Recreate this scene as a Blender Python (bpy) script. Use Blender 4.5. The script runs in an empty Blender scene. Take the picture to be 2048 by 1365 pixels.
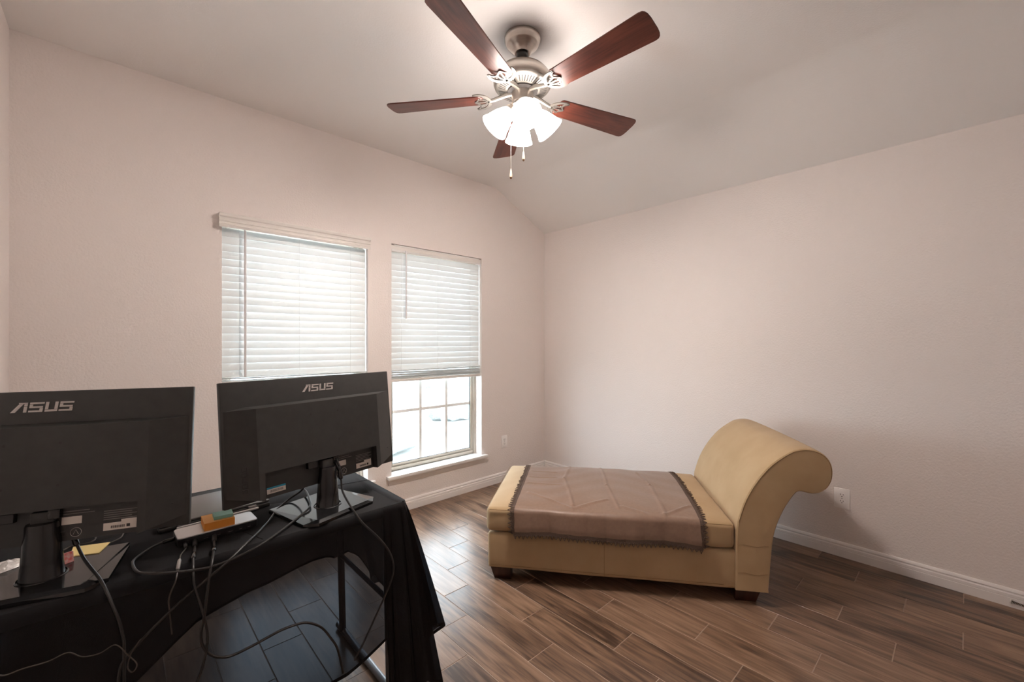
import bpy, bmesh, math, random
from mathutils import Vector, Matrix
random.seed(7)
R = math.radians
S = bpy.context.scene
COL = S.collection

# ------------------------------------------------------------------ camera, world, exposure
cam = bpy.data.cameras.new('camera')
cam.sensor_width = 36.0
cam.lens = 848.66 / 2048 * 36.0
cam.shift_y = 2.2 / 2048
cam.clip_start = 0.02
cam_o = bpy.data.objects.new('camera', cam)
COL.objects.link(cam_o)
cam_o.location = (-3.2617, -2.993, 1.3166)
cam_o.rotation_euler = (R(90), 0, -0.7518)
S.camera = cam_o

world = bpy.data.worlds.new('overcast_sky')
S.world = world
world.use_nodes = True
bgn = world.node_tree.nodes['Background']
bgn.inputs['Color'].default_value = (0.78, 0.91, 1.0, 1)
bgn.inputs['Strength'].default_value = 3.3

S.view_settings.view_transform = 'Standard'
S.view_settings.look = 'None'
S.view_settings.exposure = 1.98
S.view_settings.gamma = 1.0
S.view_settings.use_curve_mapping = False
S.cycles.max_bounces = 6
S.cycles.diffuse_bounces = 5
S.cycles.glossy_bounces = 3
S.cycles.transmission_bounces = 4
S.cycles.transparent_max_bounces = 10
S.cycles.use_adaptive_sampling = True
S.cycles.adaptive_threshold = 0.04
S.cycles.use_light_tree = False
S.cycles.caustics_reflective = False
S.cycles.caustics_refractive = False
S.cycles.sample_clamp_indirect = 6.0

FAN_GLOW = 8.2           # radiance of the lit fan shades

# ------------------------------------------------------------------ helpers
def obj(name, me, mat=None, parent=None, loc=None, rot=None):
    o = bpy.data.objects.new(name, me)
    COL.objects.link(o)
    if parent is not None:
        o.parent = parent
    if loc is not None:
        o.location = loc
    if rot is not None:
        o.rotation_euler = rot
    if mat is not None and me is not None:
        me.materials.clear()
        me.materials.append(mat)
    return o

def tag(o, label=None, cat=None, group=None, kind=None):
    if label: o['label'] = label
    if cat: o['category'] = cat
    if group: o['group'] = group
    if kind: o['kind'] = kind
    return o

def empty(name, loc=(0, 0, 0), rz=0.0):
    o = bpy.data.objects.new(name, None)
    o.empty_display_size = 0.05
    COL.objects.link(o)
    o.location = loc
    o.rotation_euler = (0, 0, rz)
    return o

class MB:
    """collects shapes into one mesh"""
    def __init__(self):
        self.v = []; self.f = []
    def add(self, vs, fs):
        n = len(self.v)
        self.v += [tuple(p) for p in vs]
        self.f += [tuple(i + n for i in f) for f in fs]
        return self
    def box(self, x0, x1, y0, y1, z0, z1):
        vs = [(x, y, z) for z in (z0, z1) for y in (y0, y1) for x in (x0, x1)]
        return self.add(vs, [(0, 2, 3, 1), (4, 5, 7, 6), (0, 1, 5, 4), (2, 6, 7, 3), (0, 4, 6, 2), (1, 3, 7, 5)])
    def quad(self, a, b, c, d):
        return self.add([a, b, c, d], [(0, 1, 2, 3)])
    def lathe(self, prof, n=32, axis='Z', c=(0, 0, 0), cap=False):
        vs = []; m = len(prof)
        for i in range(n):
            a = 2 * math.pi * i / n
            for r, z in prof:
                vs.append((c[0] + r * math.cos(a), c[1] + r * math.sin(a), c[2] + z))
        fs = []
        for i in range(n):
            j = (i + 1) % n
            for k in range(m - 1):
                fs.append((i * m + k, j * m + k, j * m + k + 1, i * m + k + 1))
        if cap:
            fs.append(tuple(i * m for i in reversed(range(n))))
            fs.append(tuple(i * m + m - 1 for i in range(n)))
        return self.add(vs, fs)
    def tube(self, pts, r, n=8, cap=True, rs=None):
        pts = [Vector(p) for p in pts]
        m = len(pts); vs = []; fs = []
        up = Vector((0, 0, 1))
        prev = None
        for i, p in enumerate(pts):
            t = (pts[min(i + 1, m - 1)] - pts[max(i - 1, 0)])
            if t.length < 1e-9: t = Vector((0, 0, 1))
            t.normalize()
            if prev is None:
                a = up if abs(t.dot(up)) < 0.9 else Vector((1, 0, 0))
                nx = t.cross(a).normalized()
            else:
                nx = (prev - t * prev.dot(t))
                nx = nx.normalized() if nx.length > 1e-6 else t.orthogonal().normalized()
            prev = nx
            ny = t.cross(nx)
            rr = rs[i] if rs else r
            for k in range(n):
                a = 2 * math.pi * k / n
                vs.append(p + nx * (rr * math.cos(a)) + ny * (rr * math.sin(a)))
        for i in range(m - 1):
            for k in range(n):
                l = (k + 1) % n
                fs.append((i * n + k, i * n + l, (i + 1) * n + l, (i + 1) * n + k))
        if cap:
            fs.append(tuple(reversed(range(n))))
            fs.append(tuple((m - 1) * n + k for k in range(n)))
        return self.add(vs, fs)
    def prism(self, poly, h, frame=None, z0=0.0):
        """poly (a,b) extruded along c; frame maps (a,b,c)->(x,y,z)"""
        fr = frame or (lambda a, b, c: (a, b, c))
        n = len(poly)
        vs = [fr(a, b, z0) for a, b in poly] + [fr(a, b, z0 + h) for a, b in poly]
        fs = [tuple(reversed(range(n))), tuple(range(n, 2 * n))]
        for i in range(n):
            j = (i + 1) % n
            fs.append((i, j, n + j, n + i))
        return self.add(vs, fs)
    def sphere(self, c, r, n=12, m=8, sz=1.0):
        prof = [(max(1e-5, r * math.sin(math.pi * k / m)), -r * sz * math.cos(math.pi * k / m)) for k in range(m + 1)]
        return self.lathe(prof, n, c=c)
    def mesh(self, name, smooth=False, bevel=0.0, seg=2, angle=30):
        me = bpy.data.meshes.new(name)
        me.from_pydata([tuple(p) for p in self.v], [], self.f)
        bm = bmesh.new(); bm.from_mesh(me)
        bmesh.ops.remove_doubles(bm, verts=bm.verts, dist=1e-6)
        bmesh.ops.recalc_face_normals(bm, faces=bm.faces)
        if bevel > 0:
            es = [e for e in bm.edges if len(e.link_faces) == 2 and e.calc_face_angle(0) > R(angle)]
            bmesh.ops.bevel(bm, geom=es, offset=bevel, segments=seg, profile=0.5, affect='EDGES')
        if smooth:
            for f in bm.faces: f.smooth = True
        bm.to_mesh(me); bm.free()
        if smooth == 'auto' or bevel > 0:
            for p in me.polygons: p.use_smooth = True
            try: me.set_sharp_from_angle(angle=R(35))
            except Exception: pass
        return me
    def build(self, name, mat, parent=None, smooth=False, bevel=0.0, seg=2, loc=None, rot=None, angle=30):
        return obj(name, self.mesh(name, smooth, bevel, seg, angle), mat, parent, loc, rot)

def smooth_path(pts, k=6):
    P = [Vector(p) for p in pts]
    out = []
    for i in range(len(P) - 1):
        p0 = P[max(i - 1, 0)]; p1 = P[i]; p2 = P[i + 1]; p3 = P[min(i + 2, len(P) - 1)]
        for j in range(k):
            t = j / k
            out.append(0.5 * ((2 * p1) + (p2 - p0) * t + (2 * p0 - 5 * p1 + 4 * p2 - p3) * t * t + (3 * p1 - p0 - 3 * p2 + p3) * t ** 3))
    out.append(P[-1])
    return out

# ------------------------------------------------------------------ materials
def nodes_of(name):
    m = bpy.data.materials.new(name)
    m.use_nodes = True
    nt = m.node_tree
    b = nt.nodes['Principled BSDF']
    return m, nt, b

def mat(name, col, rough=0.5, metal=0.0, var=0.0, vscale=8.0, bump=0.0, bscale=200.0, bdist=0.001, spec=0.5, sheen=0.0, stretch=None, col2=None, coat=0.0):
    m, nt, b = nodes_of(name)
    b.inputs['Base Color'].default_value = (*col, 1)
    b.inputs['Roughness'].default_value = rough
    b.inputs['Metallic'].default_value = metal
    b.inputs['Specular IOR Level'].default_value = spec
    if sheen: 
        b.inputs['Sheen Weight'].default_value = sheen
        b.inputs['Sheen Roughness'].default_value = 0.5
    if coat: b.inputs['Coat Weight'].default_value = coat
    tc = nt.nodes.new('ShaderNodeTexCoord')
    src = tc.outputs['Object']
    if stretch:
        mp = nt.nodes.new('ShaderNodeMapping')
        mp.inputs['Scale'].default_value = stretch
        nt.links.new(src, mp.inputs['Vector']); src = mp.outputs['Vector']
    if var > 0 or col2:
        n = nt.nodes.new('ShaderNodeTexNoise')
        n.inputs['Scale'].default_value = vscale
        n.inputs['Detail'].default_value = 4
        nt.links.new(src, n.inputs['Vector'])
        cr = nt.nodes.new('ShaderNodeValToRGB')
        c2 = col2 or tuple(min(1, c * (1 + var)) for c in col)
        c1 = col if col2 else tuple(c * (1 - var) for c in col)
        cr.color_ramp.elements[0].color = (*c1, 1); cr.color_ramp.elements[0].position = 0.3
        cr.color_ramp.elements[1].color = (*c2, 1); cr.color_ramp.elements[1].position = 0.7
        nt.links.new(n.outputs['Fac'], cr.inputs['Fac'])
        nt.links.new(cr.outputs['Color'], b.inputs['Base Color'])
    if bump > 0:
        n2 = nt.nodes.new('ShaderNodeTexNoise')
        n2.inputs['Scale'].default_value = bscale
        n2.inputs['Detail'].default_value = 1.5
        nt.links.new(src, n2.inputs['Vector'])
        bp = nt.nodes.new('ShaderNodeBump')
        bp.inputs['Strength'].default_value = bump
        bp.inputs['Distance'].default_value = bdist
        nt.links.new(n2.outputs['Fac'], bp.inputs['Height'])
        nt.links.new(bp.outputs['Normal'], b.inputs['Normal'])
    return m

def wood(name, dark, mid, light, rough, grain=(28, 2.2, 28), rand=True, detail=4, bump=0.15):
    """streaky timber, grain along local Y"""
    m, nt, b = nodes_of(name)
    N = nt.nodes; L = nt.links
    tc = N.new('ShaderNodeTexCoord')
    oi = N.new('ShaderNodeObjectInfo')
    vm = N.new('ShaderNodeVectorMath'); vm.operation = 'SCALE'
    cx = N.new('ShaderNodeCombineXYZ')
    L.new(oi.outputs['Random'], cx.inputs['X']); L.new(oi.outputs['Random'], cx.inputs['Y']); L.new(oi.outputs['Random'], cx.inputs['Z'])
    L.new(cx.outputs[0], vm.inputs[0]); vm.inputs['Scale'].default_value = 37.0 if rand else 0.0
    ad = N.new('ShaderNodeVectorMath'); ad.operation = 'ADD'
    L.new(tc.outputs['Object'], ad.inputs[0]); L.new(vm.outputs[0], ad.inputs[1])
    mp = N.new('ShaderNodeMapping'); mp.inputs['Scale'].default_value = grain
    L.new(ad.outputs[0], mp.inputs['Vector'])
    n1 = N.new('ShaderNodeTexNoise'); n1.inputs['Scale'].default_value = 1.0; n1.inputs['Detail'].default_value = detail; n1.inputs['Distortion'].default_value = 0.6
    L.new(mp.outputs[0], n1.inputs['Vector'])
    mp2 = N.new('ShaderNodeMapping'); mp2.inputs['Scale'].default_value = (grain[0] * .18, grain[1] * .55, grain[2] * .18)
    L.new(ad.outputs[0], mp2.inputs['Vector'])
    n2 = N.new('ShaderNodeTexNoise'); n2.inputs['Scale'].default_value = 1.0; n2.inputs['Detail'].default_value = 1.5; n2.inputs['Distortion'].default_value = 1.2
    L.new(mp2.outputs[0], n2.inputs['Vector'])
    mx = N.new('ShaderNodeMath'); mx.operation = 'MULTIPLY_ADD'
    L.new(n2.outputs['Fac'], mx.inputs[0]); mx.inputs[1].default_value = 0.58
    hf = N.new('ShaderNodeMath'); hf.operation = 'MULTIPLY'; hf.inputs[1].default_value = 0.56
    L.new(n1.outputs['Fac'], hf.inputs[0]); L.new(hf.outputs[0], mx.inputs[2])
    rn = N.new('ShaderNodeMath'); rn.operation = 'MULTIPLY_ADD'; rn.inputs[1].default_value = 0.16 if rand else 0.0; rn.inputs[2].default_value = -0.08 if rand else 0.0
    L.new(oi.outputs['Random'], rn.inputs[0])
    sm = N.new('ShaderNodeMath'); sm.operation = 'ADD'
    L.new(mx.outputs[0], sm.inputs[0]); L.new(rn.outputs[0], sm.inputs[1])
    cr = N.new('ShaderNodeValToRGB')
    e = cr.color_ramp.elements
    e[0].position = 0.38; e[0].color = (*dark, 1)
    e[1].position = 0.78; e[1].color = (*light, 1)
    e2 = e.new(0.56); e2.color = (*mid, 1)
    L.new(sm.outputs[0], cr.inputs['Fac'])
    L.new(cr.outputs['Color'], b.inputs['Base Color'])
    b.inputs['Roughness'].default_value = rough
    bp = N.new('ShaderNodeBump'); bp.inputs['Strength'].default_value = bump; bp.inputs['Distance'].default_value = 0.001
    L.new(n1.outputs['Fac'], bp.inputs['Height'])
    L.new(bp.outputs['Normal'], b.inputs['Normal'])
    return m

def emis(name, col, strength):
    m = bpy.data.materials.new(name); m.use_nodes = True
    nt = m.node_tree; nt.nodes.clear()
    o = nt.nodes.new('ShaderNodeOutputMaterial'); e = nt.nodes.new('ShaderNodeEmission')
    e.inputs['Color'].default_value = (*col, 1); e.inputs['Strength'].default_value = strength
    nt.links.new(e.outputs[0], o.inputs[0])
    return m

def mixmat(name, make_a, make_b, fac):
    m = bpy.data.materials.new(name); m.use_nodes = True
    nt = m.node_tree; nt.nodes.clear()
    o = nt.nodes.new('ShaderNodeOutputMaterial'); x = nt.nodes.new('ShaderNodeMixShader')
    x.inputs[0].default_value = fac
    nt.links.new(make_a(nt), x.inputs[1]); nt.links.new(make_b(nt), x.inputs[2])
    nt.links.new(x.outputs[0], o.inputs[0])
    return m
def sh(kind, col, rough=None):
    def f(nt):
        n = nt.nodes.new(kind); n.inputs['Color'].default_value = (*col, 1)
        if rough is not None: n.inputs['Roughness'].default_value = rough
        return n.outputs[0]
    return f
def prn(col, rough, spec=0.5):
    def f(nt):
        n = nt.nodes.new('ShaderNodeBsdfPrincipled'); n.inputs['Base Color'].default_value = (*col, 1); n.inputs['Roughness'].default_value = rough
        n.inputs['Specular IOR Level'].default_value = spec
        return n.outputs[0]
    return f

M = {}
M['wall'] = mat('wall_paint', (0.83, 0.765, 0.735), 0.62, bump=0.6, bscale=95, bdist=0.003, spec=0.3)
M['ceiling'] = mat('ceiling_paint', (0.87, 0.84, 0.82), 0.75, bump=0.4, bscale=110, bdist=0.002, spec=0.25)
M['trim'] = mat('trim_paint', (0.86, 0.82, 0.80), 0.32, var=0.01, vscale=5)
M['sillpaint'] = mat('sill_paint', (0.82, 0.80, 0.78), 0.25, var=0.01, vscale=5)
M['grout'] = mat('floor_grout', (0.36, 0.27, 0.21), 0.8, var=0.12, vscale=30)
M['plank'] = wood('wood_look_tile', (0.060, 0.034, 0.022), (0.180, 0.106, 0.067), (0.310, 0.196, 0.128), 0.28, grain=(75, 4.6, 75))
M['blade'] = wood('mahogany_blade', (0.060, 0.014, 0.009), (0.105, 0.026, 0.016), (0.16, 0.044, 0.026), 0.33, grain=(110, 7, 110), rand=True, bump=0.05)
M['blade_top'] = mat('dark_edge', (0.05, 0.02, 0.015), 0.4, var=.1)
M['leg'] = wood('dark_leg_wood', (0.020, 0.008, 0.006), (0.045, 0.016, 0.010), (0.08, 0.03, 0.02), 0.35, grain=(40, 6, 6), rand=False)
M['nickel'] = mat('brushed_nickel', (0.60, 0.55, 0.50), 0.28, metal=1.0, var=0.06, vscale=30, stretch=(1, 1, 14))
M['nickel_light'] = mat('satin_nickel_plate', (0.27, 0.25, 0.225), 0.45, metal=0.9, var=0.04, vscale=30)
M['darkgap'] = mat('dark_recess', (0.02, 0.016, 0.014), 0.6, var=.1)
M['blackball'] = mat('black_hanger_ball', (0.012, 0.011, 0.011), 0.3, var=.1)
M['shade'] = emis('lit_frosted_glass', (1.0, 0.89, 0.82), FAN_GLOW)
M['bulb'] = emis('bulb_glow', (1.0, 0.89, 0.82), FAN_GLOW * 42)
M['fob'] = mat('pale_wood_fob', (0.80, 0.70, 0.55), 0.4, var=.05)
M['fobtip'] = mat('brass_tip', (0.22, 0.12, 0.06), 0.35, metal=.6, var=.1)
M['chain'] = mat('white_bead_chain', (0.82, 0.76, 0.70), 0.35, metal=.4, var=.05)
M['slat'] = mixmat('white_vinyl_slat', prn((0.86, 0.87, 0.86), 0.4), sh('ShaderNodeBsdfTranslucent', (0.92, 0.95, 0.95)), 0.17)
M['blindwhite'] = mat('white_vinyl_rail', (0.80, 0.76, 0.72), 0.4, var=.02)
M['wand'] = mat('clear_grey_wand', (0.74, 0.71, 0.71), 0.3, var=.05)
M['cord'] = mat('white_lift_cord', (0.75, 0.74, 0.73), 0.6, var=.03)
M['vinylframe'] = mat('almond_vinyl_frame', (0.56, 0.50, 0.43), 0.4, var=.03)
M['muntin'] = mat('grey_muntin', (0.86, 0.85, 0.82), 0.4, var=.03)
M['gasket'] = mat('dark_gasket', (0.10, 0.10, 0.10), 0.6, var=.1)
M['glass'] = mixmat('window_glass', sh('ShaderNodeBsdfTransparent', (0.96, 0.98, 0.98)), sh('ShaderNodeBsdfGlossy', (1, 1, 1), 0.0), 0.05)
M['plate'] = mat('outlet_plastic', (0.90, 0.86, 0.84), 0.35, var=.02)
M['slot'] = mat('outlet_slot', (0.02, 0.015, 0.012), 0.6, var=.1)
M['suede'] = mat('tan_microsuede', (0.430, 0.298, 0.162), 0.85, col2=(0.475, 0.338, 0.194), vscale=7, bump=0.15, bscale=350, bdist=0.0008, spec=0.2, sheen=0.2)
M['piping'] = mat('tan_seam', (0.24, 0.145, 0.065), 0.85, var=.1)
M['runner'] = mat('brown_satin_cloth', (0.205, 0.126, 0.086), 0.42, col2=(0.235, 0.148, 0.104), vscale=60, bump=0.2, bscale=500, bdist=0.0006, spec=0.4, sheen=0.15)
M['lace'] = mat('brown_lace', (0.085, 0.052, 0.036), 0.8, var=.25, vscale=200, bump=.5, bscale=600)
M['cloth'] = mixmat('sheer_black_polyester', prn((0.006, 0.005, 0.0055), 0.65, 0.22), sh('ShaderNodeBsdfTransparent', (0.80, 0.88, 1.0)), 0.10)
M['hem'] = mat('black_hem', (0.006, 0.005, 0.0055), 0.7, var=.1, spec=.3)
M['blackplastic'] = mat('textured_black_plastic', (0.030, 0.029, 0.0275), 0.5, var=.12, vscale=40, bump=.25, bscale=900, bdist=.0004)
M['blackgloss'] = mat('smooth_black_plastic', (0.012, 0.011, 0.012), 0.20, var=.1)
M['basegloss'] = mat('satin_black_base', (0.012, 0.012, 0.013), 0.11, var=.1, spec=.6)
M['logo'] = mat('silver_logo_print', (0.55, 0.51, 0.48), 0.4, metal=.0, var=.05)
M['label'] = mat('white_label', (0.72, 0.66, 0.60), 0.6, var=.03)
M['ink'] = mat('black_ink', (0.03, 0.025, 0.025), 0.7, var=.1)
M['greyink'] = mat('grey_ink', (0.20, 0.18, 0.17), 0.7, var=.1)
M['bluelabel'] = mat('blue_label', (0.02, 0.28, 0.45), 0.5, var=.05)
M['screen'] = mat('lcd_glass', (0.01, 0.01, 0.012), 0.15, var=.1)
M['cable'] = mat('black_cable_jacket', (0.013, 0.011, 0.010), 0.42, var=.15)
M['cable_thin'] = mat('grey_brown_wire', (0.05, 0.038, 0.030), 0.38, var=.15)
M['metalgrey'] = mat('grey_plug_metal', (0.35, 0.33, 0.32), 0.35, metal=.8, var=.05)
M['silver'] = mat('silver_aluminium', (0.66, 0.63, 0.62), 0.32, metal=.35, var=.03)
M['dockblack'] = mat('dock_black', (0.014, 0.013, 0.014), 0.4, var=.1)
M['orange'] = mat('orange_paper', (0.80, 0.30, 0.045), 0.8, var=.05, vscale=20)
M['orange_top'] = mat('pale_orange_paper', (0.85, 0.42, 0.13), 0.8, var=.04)
M['teal'] = mat('teal_paper', (0.28, 0.50, 0.42), 0.8, var=.05)
M['yellow'] = mat('yellow_paper', (0.80, 0.62, 0.27), 0.8, var=.04)
M['pinkpaper'] = mat('red_printed_packet', (0.72, 0.10, 0.09), 0.5, col2=(0.80, 0.66, 0.62), vscale=120)
M['wrapper'] = mat('crumpled_clear_film', (0.42, 0.38, 0.35), 0.25, col2=(0.70, 0.66, 0.63), vscale=60, bump=.6, bscale=120, bdist=.003)
M['laptop'] = mat('grey_laptop_lid', (0.105, 0.10, 0.095), 0.38, var=.05)
M['tabletop'] = mat('table_plastic', (0.55, 0.53, 0.50), 0.5, var=.03)
M['tablemetal'] = mat('grey_leg_metal', (0.16, 0.16, 0.17), 0.35, metal=.7, var=.05)
M['brass'] = mat('bronze_stop', (0.10, 0.07, 0.05), 0.4, metal=.7, var=.1)
M['rubber'] = mat('white_rubber', (0.7, 0.66, 0.62), 0.6, var=.03)
M['concrete'] = mat('outdoor_concrete', (0.60, 0.60, 0.58), 0.8, var=.1, vscale=3)
M['grassmat'] = mat('lawn', (0.30, 0.36, 0.24), 0.9, var=.3, vscale=20)
M['hedge'] = mat('hedge_leaves', (0.36, 0.385, 0.385), 0.8, var=.25, vscale=14, bump=.6, bscale=30, bdist=.05)
M['bark'] = mat('pale_bark', (0.34, 0.31, 0.29), 0.9, var=.2)
M['brickpale'] = mat('pale_siding', (0.52, 0.50, 0.50), 0.9, var=.08, vscale=6)
M['roof'] = mat('grey_roof', (0.30, 0.30, 0.32), 0.9, var=.1)

# ------------------------------------------------------------------ room shell
XL, YB, H1, H2, SX = -3.617, -4.35, 2.44, 2.754, -0.665
WT = 0.16
WIN = [(-2.803, -1.910), (-1.722, -0.841)]
WZ0, WZ1 = 0.292, 2.071

b = MB()
b.box(XL - .15, WIN[0][0], 0, WT, -.05, 2.95)
b.box(WIN[0][1], WIN[1][0], 0, WT, -.05, 2.95)
b.box(WIN[1][1], 0.15, 0, WT, -.05, 2.95)
for a, c in WIN:
    b.box(a, c, 0, WT, -.05, WZ0)
    b.box(a, c, 0, WT, WZ1, 2.95)
tag(b.build('wall_back', M['wall']), 'off white textured wall with the two windows', kind='structure')
tag(MB().box(0, .15, YB - .15, 0, -.05, 2.95).build('wall_right', M['wall']), 'off white textured wall behind the tan chaise', kind='structure')
tag(MB().box(XL - .15, XL, YB - .15, 0, -.05, 2.95).build('wall_left', M['wall']), 'narrow strip of off white wall beside the table', kind='structure')
tag(MB().box(XL, 0, YB - .15, YB, -.05, 2.95).build('wall_front', M['wall']), 'off white wall closing the room opposite the windows', kind='structure')
# ceiling: flat field and a slope down to the right wall, softly rounded crease
b = MB()
prof = [(XL, H2), (SX - .05, H2)]
for k in range(1, 6):
    t = k / 6
    p0 = Vector((SX - .05, H2)); p1 = Vector((SX, H2)); p2 = Vector((SX + .045, H2 - .045 * (H2 - H1) / (-SX)))
    q = p0 * (1 - t) ** 2 + p1 * 2 * t * (1 - t) + p2 * t * t
    prof.append((q.x, q.y))
prof += [(SX + .045, H2 - .045 * (H2 - H1) / (-SX)), (0, H1), (.1, H1 - .047), (.1, 3.0), (XL, 3.0)]
b.prism(prof, -YB, frame=lambda a, c, d: (a, -d, c))
tag(b.build('ceiling', M['ceiling'], smooth='auto'), 'white textured ceiling sloping down over the chaise side', kind='structure')

# floor: base with grout plus separate wood-look tiles
floor = MB().box(XL, 0, YB, 0, -.08, -.0012).build('floor', M['grout'])
tag(floor, 'brown wood look plank tile floor with pale grout', kind='structure')
PW, PL, GR = 0.1566, 0.612, 0.0028
ph3 = {0: -2.575, 1: -2.785, 2: -2.985}
cache = {}
for c in range(-1, 23):
    x1 = -0.140 - PW * c - GR / 2; x0 = x1 - PW + GR
    x1c = min(x1, 0.0); x0c = max(x0, XL)
    if x1c - x0c < .01: continue
    y = ph3[c % 3] + PL * 6
    while y > YB:
        y1 = min(y - GR / 2, 0); y0 = max(y - PL + GR / 2, YB)
        if y1 - y0 > .01:
            key = (round(x1c - x0c, 4), round(y1 - y0, 4))
            if key not in cache:
                w, l = key
                cache[key] = MB().box(-w / 2, w / 2, -l / 2, l / 2, -.009, 0).mesh('plank', bevel=.0012, seg=1)
                cache[key].materials.append(M['plank'])
            o = obj('plank', cache[key], None, floor, ((x0c + x1c) / 2, (y0 + y1) / 2, random.uniform(-.0003, .0003)))
        y -= PL

# baseboards
bp = [(0, 0), (.015, 0), (.015, .044), (.0125, .0455), (.0125, .0475), (.0145, .049), (.0135, .062), (.0085, .067), (.0085, .071), (.012, .075), (.010, .084), (.005, .089), (0, .089)]
def base(name, frame, length, label):
    tag(MB().prism(bp, length, frame=frame).build(name, M['trim'], smooth='auto'), label, kind='structure')
base('baseboard_back', lambda a, c, d: (XL + d, -a, c), -XL, 'white moulded baseboard under the windows')
base('baseboard_right', lambda a, c, d: (-a, -d, c), -YB, 'white moulded baseboard behind the chaise')
base('baseboard_left', lambda a, c, d: (XL + a, -d, c), -YB, 'white moulded baseboard beside the table')

# ------------------------------------------------------------------ windows
def window(name, x0, x1, label):
    w = empty(name, ((x0 + x1) / 2, 0, WZ0))
    tag(w, label, kind='structure')
    hw = (x1 - x0) / 2; H = WZ1 - WZ0
    y0, y1 = .085, .15
    b = MB(); t = .032
    b.box(-hw, -hw + t, y0, y1, 0, H); b.box(hw - t, hw, y0, y1, 0, H)
    b.box(-hw + t, hw - t, y0, y1, 0, .036); b.box(-hw + t, hw - t, y0, y1, H - t, H)
    b.build('window_frame', M['vinylframe'], w, bevel=.003)
    mid = H * .5
    for nm, za, zb, yo in (('lower_sash', .036, mid + .015, .095), ('upper_sash', mid - .015, H - t, .118)):
        s = .024
        ax = hw - t
        b = MB()
        b.box(-ax, -ax + s, yo, yo + .022, za, zb); b.box(ax - s, ax, yo, yo + .022, za, zb)
        b.box(-ax + s, ax - s, yo, yo + .022, za, za + s); b.box(-ax + s, ax - s, yo, yo + .022, zb - s, zb)
        sash = b.build(nm, M['vinylframe'], w, bevel=.003)
        g0, g1, h0, h1 = -ax + s, ax - s, za + s, zb - s
        # thin dark gasket round the glass
        q = .004; bb = MB()
        bb.box(g0, g0 + q, yo + .004, yo + .018, h0, h1); bb.box(g1 - q, g1, yo + .004, yo + .018, h0, h1)
        bb.box(g0, g1, yo + .004, yo + .018, h0, h0 + q); bb.box(g0, g1, yo + .004, yo + .018, h1 - q, h1)
        bb.build('gasket', M['gasket'], sash)
        mu = .026
        gw = (g1 - g0) / 3; gh = (h1 - h0) / 2
        for k in (1, 2):
            MB().box(g0 + gw * k - mu / 2, g0 + gw * k + mu / 2, yo + .005, yo + .016, h0, h1).build('muntin', M['muntin'], sash, bevel=.002, seg=1)
        for k in range(3):
            xa = g0 + gw * k + (mu / 2 if k else q); xb = g0 + gw * (k + 1) - (mu / 2 if k < 2 else q)
            MB().box(xa, xb, yo + .005, yo + .016, h0 + gh - mu / 2, h0 + gh + mu / 2).build('muntin', M['muntin'], sash, bevel=.002, seg=1)
            for r_ in range(2):
                za_ = h0 + gh * r_ + (mu / 2 if r_ else q); zb_ = h0 + gh * (r_ + 1) - (mu / 2 if r_ == 0 else q)
                MB().quad((xa, yo + .011, za_), (xb, yo + .011, za_), (xb, yo + .011, zb_), (xa, yo + .011, zb_)).build('pane', M['glass'], sash)
    # stool and apron
    st = MB()
    st.box(-hw, hw, -.001, y0, -.018, 0.007)
    st.box(-hw - .045, hw + .045, -.042, 0.0, -.018, 0.007)
    st.build('sill', M['sillpaint'], w, bevel=.004)
    ap = [(0, -.020), (.016, -.020), (.019, -.030), (.014, -.040), (.010, -.062), (.004, -.070), (0, -.070)]
    MB().prism(ap, 2 * hw + .05, frame=lambda a, c, d: (-hw - .025 + d, -a, c)).build('apron', M['trim'], w, smooth='auto')
    # plaster returns of the opening
    return w
window('window_1', *WIN[0], 'white framed window behind the monitors')
window('window_2', *WIN[1], 'window with six lit lower panes above a white sill')

# ------------------------------------------------------------------ blinds
def slat_mesh(width):
    b = MB(); n = 6; vs = []
    dep, th, arc = .050, .0028, .0022
    top = []; bot = []
    for i in range(n + 1):
        y = -dep / 2 + dep * i / n
        z = arc * (1 - (2 * i / n - 1) ** 2)
        top.append((y, z + th / 2)); bot.append((y, z - th / 2))
    poly = top + bot[::-1]
    b.prism(poly, width, frame=lambda a, c, d: (-width / 2 + d, a, c))
    me = b.mesh('slat', smooth='auto'); me.materials.append(M['slat'])
    return me

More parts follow.
